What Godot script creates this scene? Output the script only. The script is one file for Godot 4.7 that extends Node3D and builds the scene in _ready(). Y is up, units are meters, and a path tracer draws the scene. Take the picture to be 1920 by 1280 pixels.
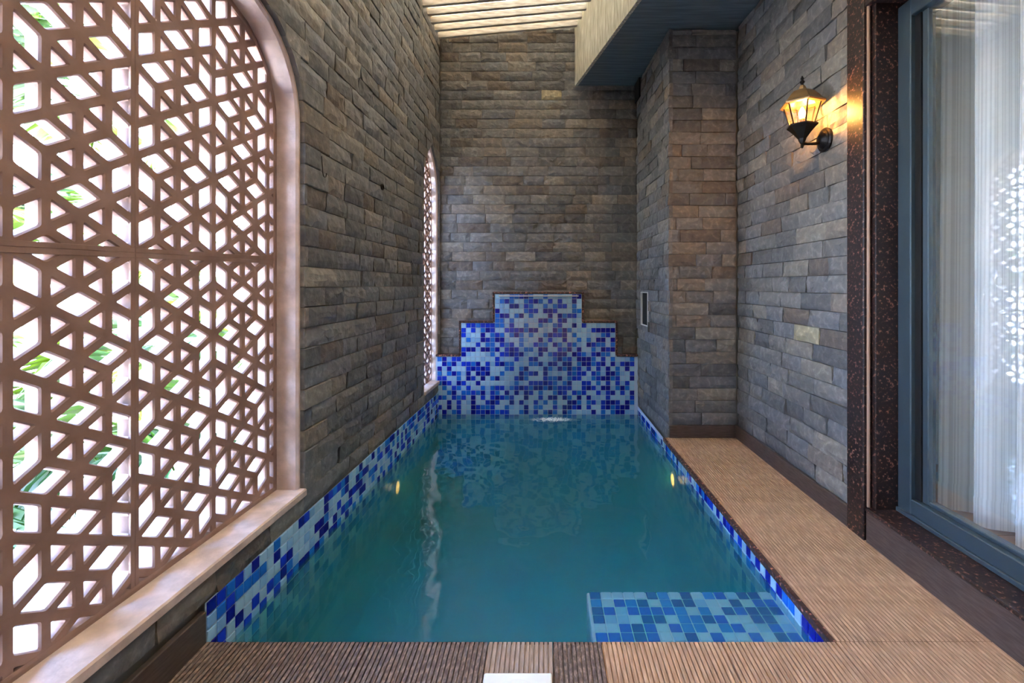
extends Node3D
# A plunge pool in a slate-clad court. The deck is y = 0; the eye is 1.25 m above it and looks along -z.

const EYE := 1.25
const FOCAL := 900.0
const CX := 1020.0
const CY := 535.0
const WATER_Y := -0.09
const SKEW := 0.0267          # the left wall is not quite parallel to the pool's axis
const LEFT_X := -1.2294       # where that wall would pass the camera
const BACK_D := 5.07
const ALCOVE_D := 3.95
const POOL_D := 1.684
const RIGHT_X := 1.585
const SOFFIT_Y := 3.36

var rng := RandomNumberGenerator.new()
var mats := {}
var taken := {}
var noise_cache := {}

# ---------------------------------------------------------------- naming
func numbered(called: String) -> String:
	if not taken.has(called):
		taken[called] = 0
		return called
	taken[called] += 1
	return "%s_%03d" % [called, taken[called]]

func tag(o: Node, label := "", category := "", group := "", kind := "") -> Node:
	if label: o.set_meta("label", label)
	if category: o.set_meta("category", category)
	if group: o.set_meta("group", group)
	if kind: o.set_meta("kind", kind)
	return o

func thing(called: String, label: String, category: String, xf := Transform3D.IDENTITY, group := "", kind := "") -> Node3D:
	var o := Node3D.new()
	o.name = numbered(called)
	add_child(o)
	o.transform = xf
	tag(o, label, category, group, kind)
	return o

func part(called: String, mesh: Mesh, parent: Node, xf := Transform3D.IDENTITY) -> MeshInstance3D:
	var o := MeshInstance3D.new()
	o.mesh = mesh
	if parent == self:
		o.name = numbered(called)
	else:
		o.name = called
	parent.add_child(o, true)
	o.transform = xf
	return o

# ---------------------------------------------------------------- shapes
func begin() -> SurfaceTool:
	var st := SurfaceTool.new()
	st.begin(Mesh.PRIMITIVE_TRIANGLES)
	st.set_smooth_group(-1)
	return st

func done(st: SurfaceTool, m: Material) -> ArrayMesh:
	st.generate_normals()
	var mesh := st.commit()
	mesh.surface_set_material(0, m)
	return mesh

func tri(st: SurfaceTool, a: Vector3, b: Vector3, c: Vector3, out: Vector3) -> void:
	if (a - c).cross(a - b).dot(out) < 0.0:
		var t := b
		b = c
		c = t
	st.add_vertex(a)
	st.add_vertex(b)
	st.add_vertex(c)

func quad(st: SurfaceTool, a: Vector3, b: Vector3, c: Vector3, d: Vector3, out: Vector3) -> void:
	tri(st, a, b, c, out)
	tri(st, a, c, d, out)

func box(st: SurfaceTool, mn: Vector3, mx: Vector3, bevel := 0.0) -> void:
	# a box with chamfered edges
	var c := (mn + mx) * 0.5
	var h := (mx - mn) * 0.5
	var b := minf(bevel, minf(h.x, minf(h.y, h.z)) * 0.9)
	for axis in 3:
		var u := (axis + 1) % 3
		var v := (axis + 2) % 3
		for s in [-1.0, 1.0]:
			var p := []
			for q in [[-1.0, -1.0], [1.0, -1.0], [1.0, 1.0], [-1.0, 1.0]]:
				var e := Vector3.ZERO
				e[axis] = s * h[axis]
				e[u] = q[0] * (h[u] - b)
				e[v] = q[1] * (h[v] - b)
				p.append(c + e)
			var o := Vector3.ZERO
			o[axis] = s
			quad(st, p[0], p[1], p[2], p[3], o)
		if b > 0.0:
			for su in [-1.0, 1.0]:
				for sv in [-1.0, 1.0]:
					var q2 := []
					for sa in [-1.0, 1.0]:
						var e1 := Vector3.ZERO
						e1[axis] = sa * (h[axis] - b)
						e1[u] = su * h[u]
						e1[v] = sv * (h[v] - b)
						var e2 := Vector3.ZERO
						e2[axis] = sa * (h[axis] - b)
						e2[u] = su * (h[u] - b)
						e2[v] = sv * h[v]
						if sa < 0:
							q2.append(c + e1)
							q2.append(c + e2)
						else:
							q2.append(c + e2)
							q2.append(c + e1)
					var o2 := Vector3.ZERO
					o2[u] = su
					o2[v] = sv
					quad(st, q2[0], q2[1], q2[2], q2[3], o2)
	if b > 0.0:
		for sx in [-1.0, 1.0]:
			for sy in [-1.0, 1.0]:
				for sz in [-1.0, 1.0]:
					var k := Vector3(sx, sy, sz)
					tri(st, c + k * Vector3(h.x, h.y - b, h.z - b), c + k * Vector3(h.x - b, h.y, h.z - b), c + k * Vector3(h.x - b, h.y - b, h.z), k)

func box_mesh(mn: Vector3, mx: Vector3, bevel: float, m: Material) -> ArrayMesh:
	var st := begin()
	box(st, mn, mx, bevel)
	return done(st, m)

func signed_area(p: PackedVector2Array) -> float:
	var a := 0.0
	for i in p.size():
		a += p[i].cross(p[(i + 1) % p.size()])
	return a * 0.5

func extrude(st: SurfaceTool, p: PackedVector2Array, z0: float, z1: float, bevel := 0.0) -> void:
	# polygon in x, y pulled from z0 to z1 (front); its front edge chamfered
	if signed_area(p) < 0.0:
		p.reverse()
	var front := p
	if bevel > 0.0:
		var shr := Geometry2D.offset_polygon(p, -bevel, Geometry2D.JOIN_MITER)
		if shr.size() == 1 and shr[0].size() == p.size():
			front = shr[0]
			if signed_area(front) < 0.0:
				front.reverse()
			# line up the first corners
			var best := 0
			for i in front.size():
				if front[i].distance_to(p[0]) < front[best].distance_to(p[0]): best = i
			var turned := PackedVector2Array()
			for i in front.size():
				turned.append(front[(i + best) % front.size()])
			front = turned
	var idx := Geometry2D.triangulate_polygon(front)
	for i in range(0, idx.size(), 3):
		tri(st, v3(front[idx[i]], z1), v3(front[idx[i + 1]], z1), v3(front[idx[i + 2]], z1), Vector3(0, 0, 1))
	idx = Geometry2D.triangulate_polygon(p)
	for i in range(0, idx.size(), 3):
		tri(st, v3(p[idx[i]], z0), v3(p[idx[i + 1]], z0), v3(p[idx[i + 2]], z0), Vector3(0, 0, -1))
	var zb := z1 - bevel if front != p else z1
	for i in p.size():
		var j := (i + 1) % p.size()
		var e := p[j] - p[i]
		var o := Vector3(e.y, -e.x, 0)
		quad(st, v3(p[i], z0), v3(p[j], z0), v3(p[j], zb), v3(p[i], zb), o)
		if zb != z1:
			quad(st, v3(p[i], zb), v3(p[j], zb), v3(front[j], z1), v3(front[i], z1), o + Vector3(0, 0, 0.01))

func v3(p: Vector2, z: float) -> Vector3:
	return Vector3(p.x, p.y, z)

func lathe(st: SurfaceTool, profile: Array, n: int, at := Vector3.ZERO, turn := 0.0, flat := true) -> void:
	# profile: [radius, height] upwards
	for i in profile.size() - 1:
		var r0: float = profile[i][0]
		var r1: float = profile[i + 1][0]
		var y0: float = profile[i][1]
		var y1: float = profile[i + 1][1]
		for k in n:
			var a0 := turn + TAU * k / n
			var a1 := turn + TAU * (k + 1) / n
			var d0 := Vector3(cos(a0), 0, sin(a0))
			var d1 := Vector3(cos(a1), 0, sin(a1))
			var o := (d0 + d1) * (y1 - y0) + Vector3(0, -2.0 * (r1 - r0), 0)
			var up := Vector3.UP
			if r0 < 1e-6:
				tri(st, at + up * y0, at + d0 * r1 + up * y1, at + d1 * r1 + up * y1, o)
			elif r1 < 1e-6:
				tri(st, at + d0 * r0 + up * y0, at + d1 * r0 + up * y0, at + up * y1, o)
			else:
				quad(st, at + d0 * r0 + up * y0, at + d1 * r0 + up * y0, at + d1 * r1 + up * y1, at + d0 * r1 + up * y1, o)

func tube(st: SurfaceTool, path: Array, radii: Array, n := 8) -> void:
	var rings := []
	var side := Vector3.RIGHT
	for i in path.size():
		var a: Vector3 = path[maxi(i - 1, 0)]
		var b: Vector3 = path[mini(i + 1, path.size() - 1)]
		var t := (b - a).normalized()
		if absf(t.dot(side)) > 0.95:
			side = Vector3.UP if absf(t.y) < 0.9 else Vector3.FORWARD
		side = (side - t * t.dot(side)).normalized()
		var w := t.cross(side)
		var ring := []
		for k in n:
			var ang := TAU * k / n
			ring.append((path[i] as Vector3) + (side * cos(ang) + w * sin(ang)) * float(radii[mini(i, radii.size() - 1)]))
		rings.append(ring)
	for i in rings.size() - 1:
		var mid: Vector3 = ((path[i] as Vector3) + (path[i + 1] as Vector3)) * 0.5
		for k in n:
			var l := (k + 1) % n
			var o: Vector3 = (rings[i][k] + rings[i][l] + rings[i + 1][k] + rings[i + 1][l]) * 0.25 - mid
			quad(st, rings[i][k], rings[i][l], rings[i + 1][l], rings[i + 1][k], o)
	for e in [0, rings.size() - 1]:
		var o2: Vector3 = (path[0] - path[1]) if e == 0 else (path[path.size() - 1] - path[path.size() - 2])
		for k in n:
			tri(st, path[e], rings[e][k], rings[e][(k + 1) % n], o2)

# ---------------------------------------------------------------- materials
func noise_tex(key: String, freq: float, octaves: int, lo: Color, hi: Color, type := FastNoiseLite.TYPE_SIMPLEX_SMOOTH, size := 512, mid: Variant = null, lo_at := 0.2, hi_at := 0.8) -> NoiseTexture2D:
	if noise_cache.has(key):
		return noise_cache[key]
	var n := FastNoiseLite.new()
	n.seed = hash(key) % 10000
	n.noise_type = type
	n.frequency = freq
	n.fractal_octaves = octaves
	n.fractal_gain = 0.55
	if key.ends_with("veins"):
		n.fractal_type = FastNoiseLite.FRACTAL_RIDGED
	var g := Gradient.new()
	g.offsets = PackedFloat32Array([lo_at, hi_at])
	g.colors = PackedColorArray([lo, hi])
	if mid != null:
		g.add_point((lo_at + hi_at) * 0.5, mid)
	var t := NoiseTexture2D.new()
	t.width = size
	t.height = size
	t.seamless = true
	t.noise = n
	t.color_ramp = g
	noise_cache[key] = t
	return t

func mat(called: String, c: Color, rough := 0.8, opts := {}) -> StandardMaterial3D:
	if mats.has(called):
		return mats[called]
	var m := StandardMaterial3D.new()
	m.resource_name = called
	m.albedo_color = c
	m.roughness = rough
	m.metallic = opts.get("metal", 0.0)
	if opts.has("spec"):
		m.metallic_specular = opts.spec
	if opts.has("tex") or opts.has("bump"):
		m.uv1_triplanar = true
		m.uv1_world_triplanar = opts.get("world", true)
		var s: Variant = opts.get("scale", 1.0)
		m.uv1_scale = s if s is Vector3 else Vector3.ONE * float(s)
	if opts.has("tex"):
		m.albedo_texture = opts.tex
	if opts.has("bump"):
		m.heightmap_enabled = true
		m.heightmap_texture = opts.bump
		m.heightmap_scale = opts.get("bump_cm", 0.3)
	if opts.has("coat"):
		m.clearcoat_enabled = true
		m.clearcoat = opts.coat
		m.clearcoat_roughness = 0.1
	if opts.has("backlight"):
		m.backlight_enabled = true
		m.backlight = opts.backlight
	if opts.has("glow"):
		m.emission_enabled = true
		m.emission = opts.glow
		m.emission_energy_multiplier = opts.get("glow_energy", 1.0)
	if c.a < 1.0:
		m.transparency = BaseMaterial3D.TRANSPARENCY_ALPHA
	mats[called] = m
	return m

func rgb(r: int, g: int, b: int, a := 1.0) -> Color:
	return Color(r / 255.0, g / 255.0, b / 255.0, a)

func make_materials() -> void:
	var veins := noise_tex("slate veins", 0.007, 4, Color(0.74, 0.74, 0.75), Color(1.0, 0.99, 0.97), FastNoiseLite.TYPE_SIMPLEX_SMOOTH, 512, Color(0.82, 0.81, 0.80), 0.25, 0.98)
	var cleft := noise_tex("slate cleft", 0.008, 5, Color.BLACK, Color.WHITE, FastNoiseLite.TYPE_SIMPLEX_SMOOTH, 512)
	var tones := [rgb(150, 149, 147), rgb(136, 136, 135), rgb(166, 161, 152), rgb(122, 123, 124), rgb(156, 147, 136), rgb(141, 143, 147), rgb(130, 121, 113)]
	for i in tones.size():
		mat("slate_%d" % i, tones[i], 0.62, {"tex": veins, "bump": cleft, "bump_cm": 0.5, "scale": 2.2, "spec": 0.5})
	mat("slate_beige", rgb(206, 196, 164), 0.7, {"tex": veins, "bump": cleft, "bump_cm": 0.5, "scale": 2.2})
	mat("mortar", rgb(128, 124, 118), 0.95)
	mat("render_core", rgb(120, 116, 110), 0.95)
	var stain := noise_tex("stone stain", 0.012, 4, Color(0.88, 0.87, 0.86), Color(1, 1, 1))
	var grit := noise_tex("grit", 0.05, 3, Color.BLACK, Color.WHITE)
	mat("pink_sandstone", rgb(226, 202, 190), 0.85, {"tex": stain, "bump": grit, "bump_cm": 0.08, "scale": 1.3})
	mat("jali_stone", rgb(162, 129, 115), 0.85, {"tex": stain, "bump": grit, "bump_cm": 0.06, "scale": 1.0})
	var flecks := noise_tex("granite flecks", 0.028, 3, rgb(34, 22, 20), rgb(156, 106, 88), FastNoiseLite.TYPE_SIMPLEX_SMOOTH, 512, rgb(52, 34, 30), 0.47, 0.84)
	mat("granite", Color(1.0, 1.0, 1.0), 0.42, {"tex": flecks, "scale": 2.6, "spec": 0.5})
	mat("granite_dull", Color(1.5, 1.45, 1.45), 0.45, {"tex": flecks, "scale": 2.2})
	var deck_tex := noise_tex("deck stone", 0.02, 4, Color(0.80, 0.78, 0.76), Color(1, 1, 1))
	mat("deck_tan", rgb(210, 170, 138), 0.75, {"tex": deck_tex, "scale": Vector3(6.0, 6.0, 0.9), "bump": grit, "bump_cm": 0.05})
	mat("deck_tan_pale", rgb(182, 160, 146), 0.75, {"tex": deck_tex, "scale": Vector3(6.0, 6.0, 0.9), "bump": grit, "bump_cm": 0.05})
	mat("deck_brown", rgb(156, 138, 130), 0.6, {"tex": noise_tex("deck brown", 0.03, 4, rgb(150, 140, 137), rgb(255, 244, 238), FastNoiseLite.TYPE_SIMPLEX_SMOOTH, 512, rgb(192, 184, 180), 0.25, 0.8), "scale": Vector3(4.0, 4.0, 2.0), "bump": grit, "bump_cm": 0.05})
	mat("skirting", rgb(92, 78, 72), 0.45, {"tex": flecks if false else deck_tex, "scale": Vector3(1.0, 8.0, 1.0)})
	mat("grout", rgb(188, 208, 234), 0.8)
	mat("tile_pale", rgb(166, 210, 240), 0.18)
	mat("tile_ice", rgb(138, 188, 236), 0.18)
	mat("tile_mid", rgb(32, 116, 224), 0.18)
	mat("tile_cobalt", rgb(22, 58, 212), 0.18)
	mat("tile_navy", rgb(12, 20, 156), 0.18)
	mat("pool_floor", rgb(90, 150, 180), 0.6)
	mat("soffit_shaded", rgb(98, 114, 124), 0.8, {"tex": noise_tex("soffit brush", 0.01, 3, Color(0.82, 0.84, 0.85), Color(1, 1, 1)), "scale": Vector3(0.4, 1.0, 5.0)})  # downward shade and blue bounce from the pool are put into this colour
	mat("beam_paint", rgb(216, 214, 200), 0.85, {"tex": noise_tex("beam streaks", 0.012, 4, Color(0.72, 0.70, 0.66), Color(1, 1, 1)), "scale": Vector3(5.0, 0.5, 5.0)})
	mat("slat_paint", rgb(206, 202, 196), 0.7, {"tex": deck_tex, "scale": Vector3(0.6, 4.0, 6.0)})
	mat("roof_sheet", rgb(238, 232, 222), 0.6, {"backlight": Color(0.76, 0.71, 0.62)})
	mat("white_render", rgb(240, 238, 232), 0.9)
	mat("aluminium", rgb(72, 86, 94), 0.38, {"metal": 0.35})
	mat("gasket", rgb(8, 8, 9), 0.9)
	mat("glass", Color(0.9, 0.96, 0.95, 0.04), 0.02)
	mat("black_iron", rgb(30, 26, 24), 0.35, {"metal": 0.6})
	mat("bronze", rgb(150, 118, 78), 0.35, {"metal": 0.7})
	mat("lantern_glass", Color(1.0, 0.93, 0.8, 0.012), 0.05)
	mat("brass", rgb(150, 112, 60), 0.3, {"metal": 0.9})
	mat("black_void", rgb(10, 10, 11), 0.7)
	mat("pale_plastic", rgb(214, 216, 214), 0.5)
	mat("white_plastic", rgb(240, 240, 234), 0.35)

# ---------------------------------------------------------------- places
func left_frame() -> Transform3D:
	var a := Vector3(SKEW, 0, -1).normalized()
	return Transform3D(Basis(a, Vector3.UP, a.cross(Vector3.UP)), Vector3(LEFT_X, 0, 0))

func back_frame(d: float) -> Transform3D:
	return Transform3D(Basis.IDENTITY, Vector3(0, 0, -d))

func right_frame(x0: float, slope := 0.0) -> Transform3D:
	# faces -x; local x runs towards the camera, its origin beside the camera at x0; slope: dx per metre towards the camera
	var a := Vector3(slope, 0, 1).normalized()
	return Transform3D(Basis(a, Vector3.UP, a.cross(Vector3.UP)), Vector3(x0, 0, 0))

func pixel(p: Vector3) -> Vector2:
	return Vector2(CX + FOCAL * p.x / -p.z, CY - FOCAL * (p.y - EYE) / -p.z)

func picture_area(xf: Transform3D, r: Rect2) -> float:
	var q := PackedVector2Array()
	for c in [r.position, r.position + Vector2(r.size.x, 0), r.end, r.position + Vector2(0, r.size.y)]:
		var p: Vector3 = xf * Vector3(c.x, c.y, 0)
		if p.z > -0.3:
			return 0.0
		q.append(pixel(p))
	var m := (q[0] + q[2]) * 0.5
	if m.x < -10 or m.x > 1930 or m.y < -10 or m.y > 1290:
		return 0.0
	return absf(signed_area(q))

# ---------------------------------------------------------------- slate cladding
var brick_variants := []

func make_brick_variants() -> void:
	# unit bricks 0.30 x 0.10, their split faces uneven; reused with a stretch along x
	for v in 14:
		var st := begin()
		var nx := 5
		var ny := 3
		var z := []
		var tilt_x := rng.randf_range(-0.004, 0.004)
		var tilt_y := rng.randf_range(-0.005, 0.003)
		var ridge := rng.randf_range(-0.15, 0.15)
		var lean := rng.randf_range(-1.5, 1.5)
		for j in ny + 1:
			var row := []
			for i in nx + 1:
				var fx := float(i) / nx
				var fy := float(j) / ny
				var x := (fx - 0.5) * 0.30
				var y := (fy - 0.5) * 0.10
				if i > 0 and i < nx:
					x += rng.randf_range(-0.014, 0.014)
				if j > 0 and j < ny:
					y += rng.randf_range(-0.009, 0.009)
				var h := tilt_x * (fx - 0.5) * 2.0 + tilt_y * (fy - 0.5) * 2.0 + rng.randf_range(-0.003, 0.003)
				if x - lean * y > ridge:
					h += 0.004
				if i == 0 or j == 0 or i == nx or j == ny:
					h -= 0.006 + rng.randf_range(0.0, 0.003)
				row.append(Vector3(x, y, h))
			z.append(row)
		for j in ny:
			for i in nx:
				if rng.randf() < 0.5:
					quad(st, z[j][i], z[j][i + 1], z[j + 1][i + 1], z[j + 1][i], Vector3(0, 0, 1))
				else:
					quad(st, z[j][i + 1], z[j + 1][i + 1], z[j + 1][i], z[j][i], Vector3(0, 0, 1))
		var rim := []
		for i in nx: rim.append(z[0][i])
		for j in ny: rim.append(z[j][nx])
		for i in nx: rim.append(z[ny][nx - i])
		for j in ny: rim.append(z[ny - j][0])
		for k in rim.size():
			var a: Vector3 = rim[k]
			var b: Vector3 = rim[(k + 1) % rim.size()]
			quad(st, a, b, Vector3(b.x, b.y, -0.036), Vector3(a.x, a.y, -0.036), (a + b) * Vector3(0.3, 1, 0))
		st.generate_normals()
		brick_variants.append(st.commit())

var tinted := {}

func brick_mesh(v: int, tone: String) -> ArrayMesh:
	var key := "%d %s" % [v, tone]
	if not tinted.has(key):
		var m: ArrayMesh = brick_variants[v].duplicate()
		m.surface_set_material(0, mats[tone])
		tinted[key] = m
	return tinted[key]

func clad(wall: Node3D, outline: Rect2, holes: Array, accents := [], most := 300) -> void:
	# courses of slate over OUTLINE in the wall's own x, y; the pieces that show largest are parts of their own
	var course := 0.1005
	var gap := 0.0035
	var pieces := []
	var rows := int(ceil(outline.size.y / course))
	for r in rows:
		var y0 := outline.position.y + r * course
		var y1 := minf(y0 + course, outline.end.y)
		if y1 - y0 < 0.02:
			continue
		var x := outline.position.x - rng.randf_range(0.0, 0.25)
		while x < outline.end.x:
			var w := rng.randf_range(0.20, 0.36)
			if outline.end.x - (x + w) < 0.08:
				w = outline.end.x - x
			var r0 := maxf(x, outline.position.x)
			var r1 := minf(x + w, outline.end.x)
			x += w
			if r1 - r0 < 0.03:
				continue
			pieces.append(Rect2(r0 + gap * 0.5, y0 + gap * 0.5, r1 - r0 - gap, y1 - y0 - gap))
	var list := []
	for p: Rect2 in pieces:
		var tone := "slate_%d" % [0, 0, 1, 1, 2, 3, 3, 4, 5, 5, 6][rng.randi() % 11]
		for a: Vector2 in accents:
			if p.has_point(a):
				tone = "slate_beige"
		var v := rng.randi() % brick_variants.size()
		var flip := rng.randf() < 0.5
		var proud := rng.randf_range(-0.003, 0.004)
		var polys: Array = [PackedVector2Array([p.position, p.position + Vector2(p.size.x, 0), p.end, p.position + Vector2(0, p.size.y)])]
		var cut := false
		for hole: PackedVector2Array in holes:
			var next := []
			for q: PackedVector2Array in polys:
				if Geometry2D.intersect_polygons(q, hole).is_empty():
					next.append(q)
				else:
					cut = true
					next.append_array(Geometry2D.clip_polygons(q, hole))
			polys = next
		if polys.is_empty():
			continue
		var area := picture_area(wall.transform, p)
		if not cut:
			var s := Vector3(p.size.x / 0.30, p.size.y / 0.10, 1.0)
			if flip:
				s.x = -s.x
				s.y = -s.y
			var xf := Transform3D(Basis.from_scale(s), Vector3(p.get_center().x, p.get_center().y, -0.003 + proud))
			list.append({"area": area, "mesh": brick_mesh(v, tone), "xf": xf, "tone": tone})
		else:
			for q: PackedVector2Array in polys:
				if absf(signed_area(q)) < 0.0003:
					continue
				var st := begin()
				extrude(st, q, -0.036, proud, 0.004)
				list.append({"area": area * absf(signed_area(q)) / p.get_area(), "mesh": done(st, mats[tone]), "xf": Transform3D.IDENTITY, "tone": tone})
	list.sort_custom(func(a, b): return a.area > b.area)
	var rest := {}
	for i in list.size():
		var e: Dictionary = list[i]
		if i < most and e.area > 60.0:
			part("slate_stone", e.mesh, wall, e.xf)
		else:
			if not rest.has(e.tone):
				rest[e.tone] = SurfaceTool.new()
				rest[e.tone].begin(Mesh.PRIMITIVE_TRIANGLES)
			rest[e.tone].append_from(e.mesh, 0, e.xf)
	if not rest.is_empty():
		var joined := ArrayMesh.new()
		for tone in rest:
			rest[tone].commit(joined)
			joined.surface_set_material(joined.get_surface_count() - 1, mats[tone])
		tag(part("slate_cladding", joined, wall), "", "", "", "stuff")

# ---------------------------------------------------------------- arches and lattice screens
func arch(u0: float, u1: float, sill: float, side: Array) -> PackedVector2Array:
	# side: [distance from the right jamb, height] from the springing up to the apex; mirrored about the middle
	var mid := (u0 + u1) * 0.5
	var p := PackedVector2Array([Vector2(u0, sill), Vector2(u1, sill)])
	for s in side:
		p.append(Vector2(u1 - s[0], s[1]))
	for i in range(side.size() - 1, -1, -1):
		if absf(u0 + side[i][0] - mid) > 0.001:
			p.append(Vector2(u0 + side[i][0], side[i][1]))
	return p

func grown(p: PackedVector2Array, by: float) -> PackedVector2Array:
	# the outline (counter-clockwise) moved outwards, corner by corner
	var out := PackedVector2Array()
	var n := p.size()
	for i in n:
		var e0 := (p[i] - p[(i + n - 1) % n]).normalized()
		var e1 := (p[(i + 1) % n] - p[i]).normalized()
		var m := (Vector2(e0.y, -e0.x) + Vector2(e1.y, -e1.x)).normalized()
		out.append(p[i] + m * by / maxf(0.3, m.dot(Vector2(e0.y, -e0.x))))
	return out

func ring_band(st: SurfaceTool, outer: PackedVector2Array, inner: PackedVector2Array, z0: float, z1: float, bevel := 0.006) -> void:
	# a band between two outlines with the same corner count, from z0 to z1 (front)
	var mid := Vector2.ZERO
	for q in inner: mid += q / inner.size()
	for i in inner.size():
		var j := (i + 1) % inner.size()
		var inward := v3(mid - (inner[i] + inner[j]) * 0.5, 0)
		var bi := inner[i].lerp(outer[i], 0.35)
		var bj := inner[j].lerp(outer[j], 0.35)
		quad(st, v3(inner[i], z0), v3(inner[j], z0), v3(inner[j], z1 - bevel), v3(inner[i], z1 - bevel), inward)
		quad(st, v3(inner[i], z1 - bevel), v3(inner[j], z1 - bevel), v3(bj, z1), v3(bi, z1), inward + Vector3(0, 0, 0.1))
		quad(st, v3(bi, z1), v3(bj, z1), v3(outer[j], z1), v3(outer[i], z1), Vector3(0, 0, 1))
		quad(st, v3(outer[i], z0), v3(outer[j], z0), v3(outer[j], z1), v3(outer[i], z1), -inward)
		quad(st, v3(inner[i], z0), v3(inner[j], z0), v3(outer[j], z0), v3(outer[i], z0), Vector3(0, 0, -1))

func inset_rounded(p: PackedVector2Array, by: float, r: float) -> Array:
	# p counter-clockwise and convex; for every corner three points of the rounded inset corner
	var n := p.size()
	var c := []
	for i in n:
		var a := p[(i + n - 1) % n]
		var b := p[i]
		var d := p[(i + 1) % n]
		var e0 := (b - a).normalized()
		var e1 := (d - b).normalized()
		var n0 := Vector2(-e0.y, e0.x)
		var n1 := Vector2(-e1.y, e1.x)
		var hit: Variant = Geometry2D.line_intersects_line(b + n0 * by, e0, b + n1 * by, e1)
		c.append(hit if hit != null else b + n0 * by)
	var out := []
	for i in n:
		var q: Vector2 = c[i]
		var to_a := (c[(i + n - 1) % n] as Vector2) - q
		var to_d := (c[(i + 1) % n] as Vector2) - q
		var ra := minf(r, to_a.length() * 0.4)
		var rd := minf(r, to_d.length() * 0.4)
		var pa := q + to_a.normalized() * ra
		var pd := q + to_d.normalized() * rd
		out.append([pa, q * 0.5 + (pa + pd) * 0.25, pd])
	return out

func lattice_cell(st: SurfaceTool, p: PackedVector2Array, zf: float, zb: float, half: float) -> void:
	if signed_area(p) < 0.0:
		p.reverse()
	var n := p.size()
	var a := inset_rounded(p, half, 0.007)
	var b := inset_rounded(p, half + 0.0035, 0.007)
	var mid := Vector2.ZERO
	for q in p: mid += q / n
	for side in [[zf, a, 1.0], [zb, b, -1.0]]:
		var z: float = side[0]
		var s: Array = side[1]
		var o := Vector3(0, 0, side[2])
		for i in n:
			var j := (i + 1) % n
			tri(st, v3(p[i], z), v3(s[i][0], z), v3(s[i][1], z), o)
			tri(st, v3(p[i], z), v3(s[i][1], z), v3(s[i][2], z), o)
			quad(st, v3(p[i], z), v3(s[i][2], z), v3(s[j][0], z), v3(p[j], z), o)
	var flat_a := []
	var flat_b := []
	for i in n:
		for k in 3:
			flat_a.append(a[i][k])
			flat_b.append(b[i][k])
	var zm := zf - 0.006
	for i in flat_a.size():
		var j := (i + 1) % flat_a.size()
		var inward := v3(mid - (flat_a[i] + flat_a[j]) * 0.5, 0)
		quad(st, v3(flat_a[i], zf), v3(flat_a[j], zf), v3(flat_b[j], zm), v3(flat_b[i], zm), inward + Vector3(0, 0, 0.02))
		quad(st, v3(flat_b[i], zm), v3(flat_b[j], zm), v3(flat_b[j], zb), v3(flat_b[i], zb), inward)

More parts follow.
